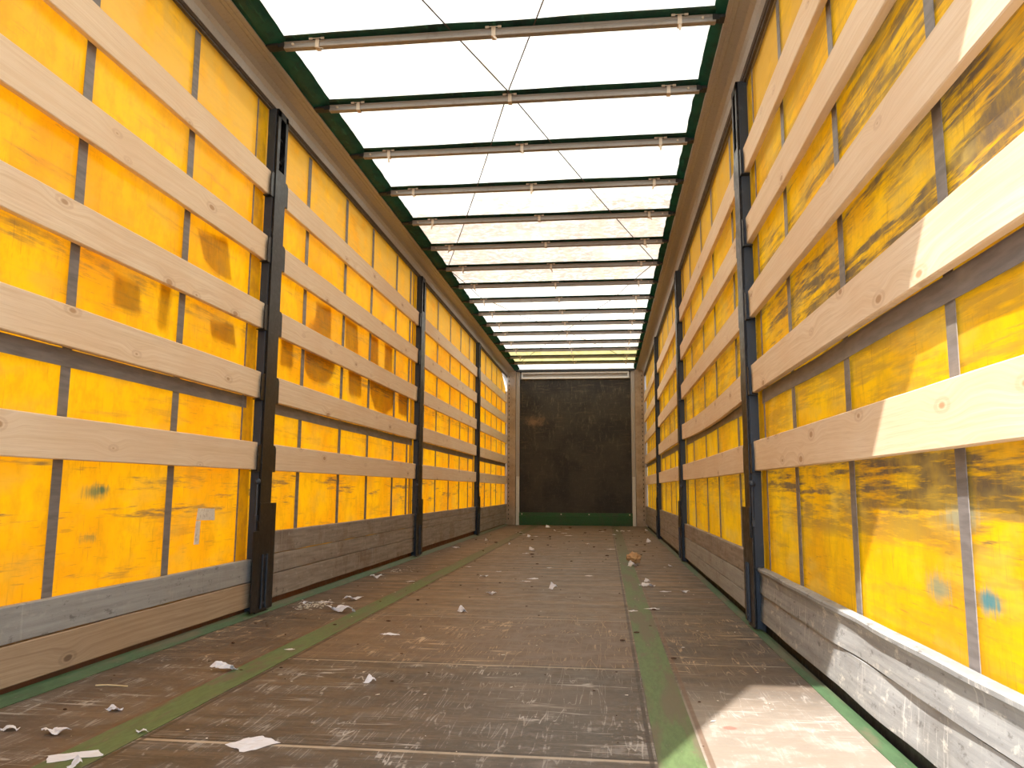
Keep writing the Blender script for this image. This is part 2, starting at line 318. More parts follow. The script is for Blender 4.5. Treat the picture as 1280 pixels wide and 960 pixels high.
def tube(bm, pts, rad, n=6):
    rings = []
    for i, p in enumerate(pts):
        p = Vector(p); a = Vector(pts[max(0, i-1)]); b = Vector(pts[min(len(pts)-1, i+1)]); t = (b-a).normalized()
        s = t.cross(Vector((0, 0, 1))); s = s.normalized() if s.length > 1e-4 else Vector((1, 0, 0)); q = s.cross(t)
        rings.append([bm.verts.new(p + s*math.cos(2*math.pi*k/n)*rad + q*math.sin(2*math.pi*k/n)*rad) for k in range(n)])
    for i in range(len(rings)-1):
        for j in range(n): bm.faces.new((rings[i][j], rings[i][(j+1) % n], rings[i+1][(j+1) % n], rings[i+1][j]))
    bm.faces.new(rings[0][::-1]); bm.faces.new(rings[-1])
def lin(a, b, n): return [a+(b-a)*i/n for i in range(n+1)]
def bm_(): return bmesh.new()

XC = 1.285                       # curtain plane
LY = lambda y: y*.9865
RY = lambda y: y*.9675
Y0, Y1 = .44, 14.2               # rear opening, bulkhead
POSTS = {-1: (3.91, 7.31, 10.80), 1: (3.89, 7.36, 10.60)}

# ------------------------------------------------------------------ setting
bm = bm_(); box(bm, (-45, -35, -1.3), (45, 60, -1.25)); struct(link('ground', bm, 'ground'))
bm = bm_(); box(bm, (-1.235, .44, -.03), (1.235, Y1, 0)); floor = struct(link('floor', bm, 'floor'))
bm = bm_(); box(bm, (-1.36, .44, -.16), (1.36, Y1+.1, -.035)); ch = link('chassis_frame', bm, 'rust', floor)
for s, nm in ((-1, 'left'), (1, 'right')):
    bm = bm_(); box(bm, (s*.655, .45, .0003), (s*.768, 14.17, .0018)); o = link('steel_strip', bm, 'green_strip', floor)
    bm = bm_()
    extr(bm, [(s*1.205, .0004), (s*1.205, .0024), (s*1.236, .0060 if s > 0 else .020), (s*1.250, .0045 if s > 0 else .024), (s*1.250, -.034), (s*1.236, -.034), (s*1.236, .0004)], lin(.45, 14.17, 40),
         lambda x, z, y: (x + s*.003*mnoise.noise(Vector((y*3, 0, s)))*(1 if abs(x) < 1.21 else 0), y, z))
    link('edge_strip', bm, 'green_edge', floor)
    bm = bm_(); extr(bm, [(s*1.252, -.034), (s*1.252, -.012), (s*1.268, -.010), (s*1.268, .10), (s*1.274, .10), (s*1.274, -.034)], [.45, 14.17]); link('rave_rust_shade', bm, 'rust' if s < 0 else 'black', floor)  # left is rust; right is black, painting in the shade of the gap

# roof tarp
BOW_Y = [.85, 1.50, 2.14, 2.80, 3.451, 4.096, 4.737, 5.396, 6.052, 6.745, 7.425, 8.111, 8.780, 9.446, 10.104, 10.743, 11.440, 12.062, 12.716, 13.322]
def roof_z(x, y):
    b = min(range(len(BOW_Y)), key=lambda i: abs(BOW_Y[i]-y)); d = min(1, abs(BOW_Y[b]-y)/.33)
    return 2.850 - .003*d*d + .003*mnoise.noise(Vector((x*2.2, y*1.5, 0))) + .002*mnoise.noise(Vector((x*7+y*3, y*4, 3)))*d
def sheet(bm, xs, ys, zf):
    vv = [[bm.verts.new((x, y, zf(x, y))) for x in xs] for y in ys]
    for j in range(len(ys)-1):
        for i in range(len(xs)-1): bm.faces.new((vv[j][i], vv[j][i+1], vv[j+1][i+1], vv[j+1][i]))
bm = bm_(); sheet(bm, lin(-1.28, 1.28, 36), lin(Y0, 12.062, 150), roof_z); ceil = struct(link('ceiling', bm, 'roof', smooth=True))
bm = bm_(); sheet(bm, lin(-1.28, 1.28, 24), lin(13.322, 14.35, 12), roof_z); link('front_tarp', bm, 'roof', ceil, True)
bm = bm_(); sheet(bm, lin(-1.28, 1.28, 24), lin(12.062, 13.322, 16), roof_z); link('yellow_panel', bm, 'roof_yellow', ceil, True)
for s, xi in ((-1, 1.005), (1, 1.058)):
    bm = bm_(); ys = lin(Y0+.02, 14.1, 540)
    rows = []
    for y in ys:
        i = max(0, sum(1 for b in BOW_Y if b <= y)-1); a = BOW_Y[i]; b = BOW_Y[i+1] if i+1 < len(BOW_Y) else a+.66
        t = max(0, min(1, (y-a)/(b-a)))
        bul = math.sin(math.pi*t)**.7 if y > a else 0
        w = .003*(1-bul) - .003*bul + .005*mnoise.noise(Vector((y*9, s*3, 0)))
        fold = .012*mnoise.noise(Vector((y*6, s*7, 1))) + .003*bul + .006*abs(math.sin(t*math.pi*3))
        rows.append([bm.verts.new(q) for q in ((s*(xi+w), y, 2.838+fold*.25), (s*(xi+w*.7+.02), y, 2.826+fold*.5), (s*(xi+.055), y, 2.817+fold*.7), (s*(1.118), y, 2.812), (s*1.15, y, 2.86))])
    for j in range(len(rows)-1):
        for i in range(4): bm.faces.new((rows[j][i], rows[j][i+1], rows[j+1][i+1], rows[j+1][i]))
    link('edge_flap', bm, 'green_tarp', ceil, True)
    for k in range(4, len(BOW_Y)-1):
        y = (BOW_Y[k]+BOW_Y[k+1])/2 - .04
        bm = bm_(); bmesh.ops.create_cone(bm, cap_ends=True, segments=10, radius1=.0055, radius2=.0045, depth=.004); link('eyelet', bm, 'eyelet', ceil, loc=(s*(xi+.018), y, 2.838))

# side roof rails
for k, s in enumerate((-1, 1)):
    prof = [(1.112, 2.805), (1.128, 2.803), (1.130, 2.806), (1.134, 2.806), (1.136, 2.802), (1.150, 2.801), (1.152, 2.804), (1.157, 2.804), (1.159, 2.800), (1.172, 2.798), (1.200, 2.790), (1.222, 2.774), (1.234, 2.752), (1.238, 2.728), (1.240, 2.712), (1.247, 2.709), (1.33, 2.709), (1.33, 2.90), (1.112, 2.90)]
    bm = bm_(); extr(bm, [(s*a, b) for a, b in prof], [Y0, Y1+.02]); tr = struct(link('trim_%d' % (k+1), bm, 'rail'))
    bm = bm_(); extr(bm, [(s*1.2395, 2.7085), (s*1.247, 2.6985), (s*1.252, 2.6985), (s*1.254, 2.690), (s*1.268, 2.690), (s*1.268, 2.7085)], [Y0, Y1]); link('seal', bm, 'rail_dark', tr)

# curtains
def curtain_mesh(s):
    bm = bm_()
    ys = lin(Y0, 14.19, 300); zs = lin(-.30, 2.80, 44)
    vv = []
    for j, z in enumerate(zs):
        row = []
        for y in ys:
            xx = XC + .001 + .004*mnoise.noise(Vector((y*2.1, z*.8, s*5))) + .0025*mnoise.noise(Vector((y*6, z*3, s*9)))
            zz = z
            if s < 0 and y > 13.45: zz = min(z, 2.80 - (y-13.45)*.42)      # slack front corner
            if zz > 2.695: xx = max(xx, 1.283)
            row.append(bm.verts.new((s*xx, y, zz)))
        vv.append(row)
    for j in range(len(zs)-1):
        for i in range(len(ys)-1): 
            q = (vv[j][i], vv[j][i+1], vv[j+1][i+1], vv[j+1][i])
            if abs(q[1].co.z-q[2].co.z) < 1e-5 and abs(q[0].co.z-q[3].co.z) < 1e-5: continue
            bm.faces.new(q)
    bmesh.ops.delete(bm, geom=[v for v in bm.verts if not v.link_faces], context='VERTS')
    return bm
STR = {-1: [1.75, 2.445, 3.143, 4.53, 5.25, 5.89, 6.63, 7.12, 7.75, 8.364, 9.09, 9.763, 10.397, 11.22, 11.875, 12.529, 13.121, 13.77],
       1: [1.05, 1.79, 2.54, 3.25, 4.58, 5.41, 6.04, 6.86, 7.9, 8.715, 9.339, 10.19, 11.4, 12.0, 12.53, 13.11, 13.81]}
SC = {-1: LY, 1: RY}
wl = {}
for s, nm in ((-1, 'left'), (1, 'right')):
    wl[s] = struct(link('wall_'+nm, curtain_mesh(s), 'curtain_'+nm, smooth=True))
    X = XC-.009
    for y in STR[s]:
        y = SC[s](y); bm = bm_(); ph = random.random()*9
        zt = 2.69 if y < 13.5 or s > 0 else 2.55
        extr(bm, [(s*X, 0), (s*(X+.002), 0), (s*(X+.002), 1), (s*X, 1)], [y-.024, y+.024],
             None) if False else None
        rings = []
        for z in lin(-.05, zt, 30):
            dx = .0015*math.sin(z*3+ph); dy = .002*math.sin(z*2.1+ph)
            rings.append([bm.verts.new((s*(X+dx+a), y+dy+b, z)) for a, b in ((0, -.024), (0, .024), (.002, .024), (.002, -.024))])
        for i in range(30):
            for j in range(4): bm.faces.new((rings[i][j], rings[i][(j+1) % 4], rings[i+1][(j+1) % 4], rings[i+1][j]))
        bm.faces.new(rings[0]); bm.faces.new(rings[-1][::-1]); link('vertical_strap', bm, 'strap', wl[s])
    ps = POSTS[s]; segs = [(.5, ps[0]-.16), (ps[0]+.02, ps[1]-.13), (ps[1]+.02, ps[2]-.15), (ps[2]+.02, 14.1)]
    for a, b in segs:
        bm = bm_(); X2 = X-.004; zc = 1.070
        n = 24; vv = []
        for y in lin(a, b, n):
            dz = .004*mnoise.noise(Vector((y*1.3, s, 2))); dx = .001*math.sin(y*5)
            vv.append([bm.verts.new((s*(X2+dx+p), y, zc+dz+q)) for p, q in ((0, -.030), (0, .030), (.002, .030), (.002, -.030))])
        for i in range(n):
            for j in range(4): bm.faces.new((vv[i][j], vv[i+1][j], vv[i+1][(j+1) % 4], vv[i][(j+1) % 4]))
        bm.faces.new(vv[0]); bm.faces.new(vv[-1][::-1]); link('horizontal_belt', bm, 'belt', wl[s])
    for p in ps:   # doubled curtain strip on the near side of each post, with its seam
        bm = bm_(); zz = lin(.02, 2.69, 20); a = p-.20; b = p-.079
        vv = [[bm.verts.new((s*(X-.001+.003*mnoise.noise(Vector((y*9, z*2, 4)))), y, z)) for y in lin(a, b, 4)] for z in zz]
        for j in range(20):
            for i in range(4): bm.faces.new((vv[j][i], vv[j][i+1], vv[j+1][i+1], vv[j+1][i]))
        link('curtain_overlap', bm, 'overlap', wl[s], True)
        bm = bm_(); box(bm, (s*(X-.006), a-.006, 0), (s*(X-.002), a+.004, 2.69)); link('seam_cord', bm, 'belt', wl[s])
# lettering on the outside of the left curtain, seen through it
LET = [[(4.21, 1.52), (4.39, 1.52), (4.4, 1.35), (4.22, 1.34)],
 [(4.57, 1.55), (5.14, 1.55), (5.12, 1.46), (5.08, 1.4), (5.01, 1.35), (4.92, 1.33), (4.74, 1.32), (4.63, 1.35), (4.58, 1.39)],
 [(5.4, 1.55), (5.71, 1.55), (5.73, 1.33), (5.44, 1.32)], [(5.93, 1.55), (6.66, 1.55), (6.66, 1.44), (6.6, 1.33), (6.36, 1.26), (6.1, 1.28), (5.95, 1.40)],
 [(4.74, 1.84), (5.01, 1.86), (5.03, 1.60), (4.8, 1.62), (4.62, 1.60), (4.62, 1.66), (4.72, 1.72)], [(5.31, 1.87), (5.58, 1.87), (5.62, 1.64), (5.33, 1.64)], [(5.91, 1.87), (6.13, 1.87), (6.16, 1.62), (5.92, 1.62)], [(6.32, 1.87), (6.57, 1.87), (6.57, 1.62), (6.33, 1.62)],
 [(6.81, 1.52), (7.13, 1.51), (7.15, 1.31), (6.82, 1.32)], [(3.25, 1.82), (3.53, 1.86), (3.6, 1.67), (3.44, 1.66), (3.32, 1.7)], [(3.4, 1.43), (3.65, 1.45), (3.68, 1.35), (3.43, 1.35)], [(2.68, 1.45), (2.84, 1.45), (2.86, 1.33), (2.68, 1.33)], [(2.98, 1.30), (2.99, 1.50), (3.07, 1.50), (3.05, 1.30)]]
for pl in LET:
    bm = bm_(); a = [bm.verts.new((-(XC+.008), LY(y), .6375+(z-.6375)*.9865)) for y, z in pl]; b = [bm.verts.new((-(XC+.0095), LY(y), .6375+(z-.6375)*.9865)) for y, z in pl]
    bm.faces.new(a); bm.faces.new(b[::-1])
    for i in range(len(a)): bm.faces.new((a[i], b[i], b[(i+1) % len(a)], a[(i+1) % len(a)]))
    link('lettering', bm, 'letter', wl[-1])

# rear frame and closed left door leaf (behind the viewer's left)
bm = bm_(); box(bm, (-1.33, .44, 2.76), (1.33, .52, 2.92)); struct(link('trim_3', bm, 'grey_trim'))
for k, s in ((4, -1), (5, 1)):
    bm = bm_(); box(bm, (s*1.255, .40, -.16), (s*1.36, .50, 2.76)); struct(link('trim_%d' % k, bm, 'grey_trim'))
bm = bm_(); box(bm, (-1.25, .40, -.05), (-.008, .435, 2.92)); d1 = struct(link('door_1', bm, 'door'))
bm = bm_(); tube(bm, [(-.06, .375, 0), (-.06, .375, 2.8)], .014, 10); link('lock_bar', bm, 'grey_trim', d1)

# ------------------------------------------------------------------ bulkhead
bm = bm_(); box(bm, (-1.34, 14.22, -.1), (1.34, 14.28, 2.86)); wf = struct(link('wall_front', bm, 'grey_trim'))
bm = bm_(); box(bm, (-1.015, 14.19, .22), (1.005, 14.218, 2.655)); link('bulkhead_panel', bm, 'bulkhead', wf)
bm = bm_(); extr(bm, [(14.165, .002), (14.150, .165), (14.172, .170), (14.172, .225), (14.218, .228), (14.218, .002)], [-1.03, 1.03], lambda a, b, y: (y, a, b)); kp = link('kick_plate', bm, 'green_kick', wf)
for xb in (-.97, -.26, .24, .96):
    bm = bm_(); bmesh.ops.create_cone(bm, cap_ends=True, segments=8, radius1=.012, radius2=.009, depth=.012, matrix=Matrix.Rotation(math.pi/2, 4, 'X')); link('bolt', bm, 'clip', kp, loc=(xb, 14.167, .198))
for s, xi, xo in ((-1, 1.020, 1.082), (1, 1.012, 1.075)):
    bm = bm_(); box(bm, (s*xi, 14.150, .0), (s*(xo-.005), 14.218, .87), .004); link('corner_trim', bm, 'white_trim', wf)
    bm = bm_(); box(bm, (s*xi, 14.160, .875), (s*(xi+.028), 14.218, 2.80), .003); box(bm, (s*(xi+.030), 14.150, .875), (s*xo, 14.218, 2.80), .003); link('corner_trim', bm, 'grey_trim', wf)
    bm = bm_(); box(bm, (s*(xo+.003), 14.10, 0), (s*1.245, 14.218, 2.80), .006); cp = link('corner_post', bm, 'corner', wf)
    bm = bm_()
    for i in range(34):
        z = .1+i*.078; box(bm, (s*1.20, 14.096, z), (s*1.212, 14.0985, z+.03))
    link('slot_row', bm, 'black', cp)
    bm = bm_(); tube(bm, [(s*1.262, 14.06, 0), (s*1.262, 14.06, 2.42)], .011, 10); link('curtain_roller', bm, 'roller', wf)
bm = bm_(); box(bm, (-.985, 14.14, 2.655), (.98, 14.218, 2.688), .003); box(bm, (-.985, 14.15, 2.752), (.98, 14.218, 2.782), .003); box(bm, (-.985, 14.15, 2.688), (-.962, 14.218, 2.752)); box(bm, (.955, 14.15, 2.688), (.98, 14.218, 2.752)); link('header_rail', bm, 'white_trim', wf)
bm = bm_(); box(bm, (-1.16, 14.12, 2.788), (1.16, 14.218, 2.826)); link('header_seal', bm, 'black', wf)

# ------------------------------------------------------------------ posts
ZP = [(.730, .871), (1.099, 1.238), (1.467, 1.605), (1.834, 1.975), (2.201, 2.338)]
PN = {(-1, 0): 'nearest the camera', (-1, 1): 'second from the camera', (-1, 2): 'closest to the dark bulkhead', (1, 0): 'nearest the camera', (1, 1): 'second from the camera', (1, 2): 'closest to the dark bulkhead'}
for s in (-1, 1):
    for k, yc in enumerate(POSTS[s]):
        root = empty('side_post', (s*1.25, yc, 0)); side = 'left' if s < 0 else 'right'
        tag(root, 'black steel post on the %s wall, %s' % (side, PN[(s, k)]), 'post', 'side posts holding the slats')
        P = lambda x, y, z: (s*x-s*1.25, y, z)
        bm = bm_(); h = .066
        box(bm, P(1.216, -h, -.03), P(1.223, h, 2.36), .002)
        box(bm, P(1.2235, -h, -.03), P(1.269, -h+.006, 2.70)); box(bm, P(1.2235, h-.006, -.03), P(1.269, h, 2.70))
        box(bm, P(1.216, -h, 2.3605), P(1.2235, -h+.034, 2.70), .001); box(bm, P(1.216, h-.030, 2.3605), P(1.2235, h, 2.70), .001); box(bm, P(1.216, -h, 2.66), P(1.2232, h, 2.70), .001)
        link('channel', bm, 'post', root)
        bm = bm_(); box(bm, P(1.262, -h+.007, .3), P(1.268, h-.007, 2.69)); 
        for z in (2.42, 2.55): box(bm, P(1.235, -h+.02, z), P(1.26, h-.02, z+.012))
        link('inner_tube', bm, 'black', root)
        bm = bm_(); box(bm, P(1.228, -h-.009, -.02), P(1.270, -h-.001, 2.695), .001); link('side_web', bm, 'post_blue', root)
        for (a, b) in ZP:
            for t in (-1, 1):
                e = .046 if t > 0 else .040
                bm = bm_(); pts = [(t*(h-.004), a-.004), (t*(h+e), a-.004), (t*(h+e), b-.028), (t*(h+e-.010), b-.014), (t*(h+e-.02), b-.010), (t*(h-.004), b-.010)]
                extr(bm, [(p, q) for p, q in pts], [1.2215, 1.2255] if s > 0 else [-1.2255, -1.2215], lambda a_, b_, y_: (y_-s*1.25, a_, b_))
                box(bm, P(1.2215, t*(h-.002), a-.009), P(1.266, t*(h+e), a-.0045))
                link('slat_pocket', bm, 'post', root)
        bm = bm_(); zt = .44 if k == 0 else .42
        for (y0, y1, z1) in ((-.135, -h-.010, zt-.02), (-h-.010, h+.002, zt+.12), (h+.002, .118, zt+.12)):
            box(bm, P(1.2085, y0, .02), P(1.2145, y1, z1), .0015)
        link('base_shoe', bm, 'post', root)
        bm = bm_(); box(bm, P(1.200, -.030, .03), P(1.2075, -.022, .30)); box(bm, P(1.200, .018, .03), P(1.2075, .026, .30)); box(bm, P(1.204, -.022, .05), P(1.2078, .018, .06)); box(bm, P(1.204, -.022, .28), P(1.2078, .018, .29)); link('slot_guide', bm, 'post_blue', root)
        bm = bm_(); tube(bm, [P(1.225, -h-.022, .50), P(1.225, -h-.022, .66)], .006, 8)
        bmesh.ops.create_uvsphere(bm, u_segments=10, v_segments=8, radius=.016, matrix=Matrix.Translation(P(1.225, -h-.022, .67)))
        box(bm, P(1.218, -h-.035, .47), P(1.232, -h-.009, .50), .002); link('latch', bm, 'post_blue', root)

# ------------------------------------------------------------------ slats
ROWN = ['bottom', 'second lowest', 'middle', 'second highest', 'top']
BAYS = ['bay nearest camera', 'second bay from camera', 'third bay from camera', 'bay beside bulkhead']
WHAT = {}
def slat(s, bay, row):
    a, b = ZP[row]; ps = [.50] + list(POSTS[s]) + [14.09]
    y0 = ps[bay]+(.0765 if bay else .0); y1 = ps[bay+1]-(.0765 if bay < 3 else 0)
    rnd = random.Random(bay*31+row*7+s); zc = (a+b)/2; h = (b-a)/2; yc = (y0+y1)/2; L = (y1-y0)/2
    sag = rnd.uniform(-.005, .005); bow = rnd.uniform(-.002, .004); wane = 0
    if (s, bay, row) == (1, 1, 1): sag = -.028
    if (s, bay, row) == (1, 0, 2): bow = .004
    if (s, bay, row) in ((1, 0, 3), (-1, 2, 0), (-1, 2, 3)): wane = .010
    th = .0125; bm = bm_()
    pr = []
    bv = .003
    for cx, cz in ((-1, -1), (1, -1), (1, 1), (-1, 1)):
        q = [(cx*(th-bv), cz*h), (cx*th, cz*(h-bv))]
        if cx*cz > 0: q = q[::-1]
        if (cx, cz) == (-1, -1): q = [(-th, -(h-bv)), (-(th-bv), -h)]
        if (cx, cz) == (1, -1): q = [(th-bv, -h), (th, -(h-bv))]
        if (cx, cz) == (1, 1): q = [(th, h-bv), (th-bv, h)]
        if (cx, cz) == (-1, 1): q = [(-(th-bv), h), (-th, h-bv)]
        pr += q
    sd = rnd.random()*50
    def fn(x, z, y):
        t = y/L; k = 1-t*t; zz = z + sag*k; xx = s*(1.2525-XC)*0 + x
        e = .0012*mnoise.noise(Vector((y*7, z*4, sd)))
        if z < 0: e -= 0; zz += wane*max(0, mnoise.noise(Vector((y*1.6, sd, 0)))+.35)*(1 if x*s < 0 else .2)
        return (xx - s*bow*k, y, zz + e)
    extr(bm, pr, lin(-L, L, 40), fn)
    o = link('wooden_plank', bm, 'pine', loc=(s*1.2530, yc, zc))
    side = 'left' if s < 0 else 'right'
    extra = {(1, 1, 1): 'sagging pale plank', (1, 0, 3): 'pale plank with dark lower edge', (1, 0, 1): 'mostly sunlit plank', (1, 0, 0): 'half sunlit plank', (-1, 2, 0): 'plank with uneven lower edge'}.get((s, bay, row), 'pale wooden plank')
    tag(o, '%s, %s row, %s wall, %s' % (extra, ROWN[row], side, BAYS[bay]), 'plank', 'horizontal pine slats along the side curtains')
for s in (-1, 1):
    for bay in range(4):
        for row in range(5): slat(s, bay, row)

# ------------------------------------------------------------------ bottom boards
BO = {(-1, 0): [(.042, .164, 'worn_pine'), (.169, .279, 'board_grey')],
      (-1, 1): [(.055, .180, 'board_brown'), (.184, .284, 'board_brown'), (.289, .406, 'board_brown')],
      (-1, 2): [(.070, .255, 'board_brown'), (.259, .325, 'board_brown'), (.329, .396, 'board_brown')],
      (-1, 3): [(.035, .132, 'board_brown'), (.136, .224, 'board_brown'), (.228, .374, 'board_brown')],
      (1, 0): [(.045, .165, 'alu_board'), (.170, .284, 'alu_board')],
      (1, 1): [(.040, .125, 'board_grey'), (.129, .220, 'board_grey'), (.224, .340, 'board_brown')],
      (1, 2): [(.045, .155, 'board_brown'), (.159, .262, 'board_brown'), (.266, .384, 'board_brown')],
      (1, 3): [(.040, .130, 'board_brown'), (.134, .235, 'board_brown'), (.239, .355, 'board_brown')]}
BL2 = {2: ['lower', 'upper'], 3: ['lowest', 'middle', 'upper']}
ML = {'worn_pine': 'worn tan wooden board', 'board_grey': 'smooth grey board', 'board_brown': 'weathered grey-brown wooden board', 'alu_board': 'scuffed light grey board'}
for (s, bay), lst in BO.items():
    ps = [.50] + list(POSTS[s]) + [14.09]; y0 = ps[bay]+(.0775 if bay else 0); y1 = ps[bay+1]-(.0775 if bay < 3 else 0)
    for i, (a, b, mt) in enumerate(lst):
        top = i == len(lst)-1; bm = bm_(); rnd = random.Random(i+bay*5+s*11); sd = rnd.random()*40
        h = (b-a)/2; L = (y1-y0)/2; x0 = .0
        if mt == 'alu_board':
            pr = [(-.013, -h), (.013, -h), (.013, h), (-.016, h), (-.022, h-.004), (-.022, h-.014), (-.014, h-.020), (-.010, h-.03), (-.008, 0), (-.012, -h+.02)] if top else [(-.013, -h), (.013, -h), (.013, h), (-.004, h), (-.004, h-.01), (-.010, 0), (-.013, -h+.01)]
        else:
            pr = [(-.0125, -h+.003), (-.010, -h), (.0125, -h), (.0125, h), (-.010, h), (-.0125, h-.003)]
        amp = .006 if mt == 'alu_board' else .0015
        def fn(x, z, y):
            e = max(0, 1-abs(y/L)**6); w = amp*e*mnoise.noise(Vector((y*2.4, z*3+i*2.0, sd)))*2
            return (s*(x + w*(1 if x < 0 else .0)), y, z + .002*mnoise.noise(Vector((y*4, z*10, sd+9))))
        extr(bm, pr, lin(-L, L, 60), fn)
        o = link('kick_board', bm, mt, loc=(s*(1.2535 if mt != 'alu_board' else 1.256), (y0+y1)/2, (a+b)/2))
        lab = ML[mt]
        tag(o, '%s, %s, foot of %s wall, %s' % (lab, BL2[len(lst)][i], 'left' if s < 0 else 'right', BAYS[bay]), 'board', 'boards stacked along the foot of the side walls')

# ------------------------------------------------------------------ roof bows
ORD = ['', '', '', '', 'nearest the camera', 'second from the camera', 'third from the camera', 'fourth from the camera', 'fifth from the camera', 'sixth from the camera', 'seventh from camera, where cables end', 'eighth from the camera', 'ninth from the camera', 'tenth from the camera', 'sixth from the bulkhead', 'fifth from the bulkhead', 'fourth from the bulkhead', 'nearer edge of the yellow strip', 'crossing the yellow strip', 'closest to the bulkhead']
for i, y in enumerate(BOW_Y):
    root = empty('roof_bow', (0, y, 2.80)); rnd = random.Random(i)
    tag(root, 'grey metal roof bow, ' + (ORD[i] or 'outside the photo near the rear opening, %s' % ('first', 'second', 'third', 'fourth')[i]), 'roof bow', 'roof bows under the tarp')
    bm = bm_(); extr(bm, [(-.014, -.005), (-.016, -.002), (-.016, .008), (-.013, .011), (-.013, .022), (-.016, .025), (-.016, .031), (.016, .031), (.016, -.005)], [-1.022, 1.070], lambda a, b, x: (x, a, b)); link('bow_tube', bm, 'bow', root)
    bm = bm_(); n = 60; vv = []
    for x in lin(-1.05, 1.08, n):
        wv = .012*mnoise.noise(Vector((x*2.5, i*3.1, 0))); near = -.060+wv*.8
        vv.append([bm.verts.new(q) for q in ((x, near, .0385), (x, near*.6, .0365+.2*wv), (x, -.012, .035), (x, .020, .0345), (x, .022, .0375), (x, -.012, .038), (x, near*.6, .0395+.2*wv), (x, near, .0405))])
    for j in range(n):
        for k in range(8): bm.faces.new((vv[j][k], vv[j+1][k], vv[j+1][(k+1) % 8], vv[j][(k+1) % 8]))
    bm.faces.new(vv[0]); bm.faces.new(vv[-1][::-1]); link('bow_sleeve', bm, 'green_tarp', root, True)
    for s in (-1, 1):
        bm = bm_(); xx = 1.05 if s < 0 else 1.085; box(bm, (s*xx, -.028, .006), (s*1.112, .028, .022), .003); box(bm, (s*(xx-.030), -.018, .002), (s*(xx+.003), .018, .030), .002); link('slider', bm, 'black', root)
        bm = bm_(); bmesh.ops.create_cone(bm, cap_ends=True, segments=8, radius1=.007, radius2=.006, depth=.008, matrix=Matrix.Rotation(math.pi/2, 4, 'X')); link('rivet', bm, 'clip', root, loc=(s*xx-s*.075, -.018, .014))
    for k, xc in enumerate((-.85, .028, .905)):
        bm = bm_(); box(bm, (xc-.010, -.0205, -.010), (xc+.010, -.0165, .034), .001); box(bm, (xc-.011, -.020, -.010), (xc+.011, .020, -.0065), .001)
        for t in (-1, 1): box(bm, (xc+t*.030-.009, -.030, .026), (xc+t*.030+.009, -.024, .036), .001)
        box(bm, (xc-.030, -.028, .030), (xc+.030, -.026, .034))
        cl = link('clip', bm, 'clip', root)
        if rnd.random() < .62 or i in (4, 6):
            ln = rnd.uniform(.02, .05); tx = rnd.uniform(-.012, .018)
            if i == 4: ln = (.012, .020, .036)[k]; tx = (.03, .012, 0)[k]
            bm = bm_(); vs_ = [(xc-.007, -.019, -.010), (xc+.007, -.019, -.010), (xc+.006+tx, -.021, -.010-ln*.75), (xc+tx, -.021, -.010-ln), (xc-.006+tx, -.021, -.010-ln*.75)]
            a = [bm.verts.new(p) for p in vs_]; b = [bm.verts.new((p[0], p[1]+.002, p[2])) for p in vs_]; bm.faces.new(a); bm.faces.new(b[::-1])
            for q in range(5): bm.faces.new((a[q], b[q], b[(q+1) % 5], a[(q+1) % 5]))
            link('strap_tail', bm, 'clip', root)

# cables
ZC = 2.8365
CAB = [([(-1.03, .80), (.023, 4.05), (1.045, 7.46)], 'thin steel cable running from near left to the right end of the seventh bow'),
       ([(1.05, .80), (.021, 4.05), (-1.02, 7.47)], 'thin steel cable running from near right to the left end of the seventh bow'),
       ([(1.045, 7.45), (.66, 8.85), (-.01, 10.72), (-.94, 13.4), (-1.08, 13.66)], 'thin steel cable in the far roof, running from right to far left corner'),
       ([(-1.02, 7.46), (-.88, 8.66), (-.52, 9.66), (.0, 10.72), (.60, 12.2), (1.09, 13.72)], 'thin steel cable in the far roof, running from left to far right corner')]
for k, (pp, lb) in enumerate(CAB):
    pts = []
    for (a, b) in zip(pp[:-1], pp[1:]):
        for t in lin(0, 1, 14)[:-1]: 
            x = a[0]+(b[0]-a[0])*t; y = a[1]+(b[1]-a[1])*t; pts.append((x + .012*math.sin(math.pi*t)*(1 if k % 2 else -1), y, ZC-(0.002 if k % 2 else 0)-.001*math.sin(math.pi*t)))
    pts.append((pp[-1][0], pp[-1][1], ZC-(0.002 if k % 2 else 0)))
    bm = bm_(); tube(bm, pts, .0036, 8); tag(link('roof_cable', bm, 'cable', smooth=True), lb, 'cable', 'steel cables crossing under the roof tarp')

# tape on the left curtain
bm = bm_(); X = -(XC-.0075)
for q in ([(3.345, .545), (3.495, .540), (3.50, .487), (3.335, .492)], [(3.333, .489), (3.372, .488), (3.368, .385), (3.325, .386)]):
    a = [bm.verts.new((X, y, z)) for y, z in q]; b = [bm.verts.new((X-.0015, y, z)) for y, z in q]; bm.faces.new(a); bm.faces.new(b[::-1])
    for i in range(4): bm.faces.new((a[i], b[i], b[(i+1) % 4], a[(i+1) % 4]))
tag(link('adhesive_tape', bm, 'tape'), 'white adhesive tape in an angled L shape stuck on the yellow left curtain', 'tape')

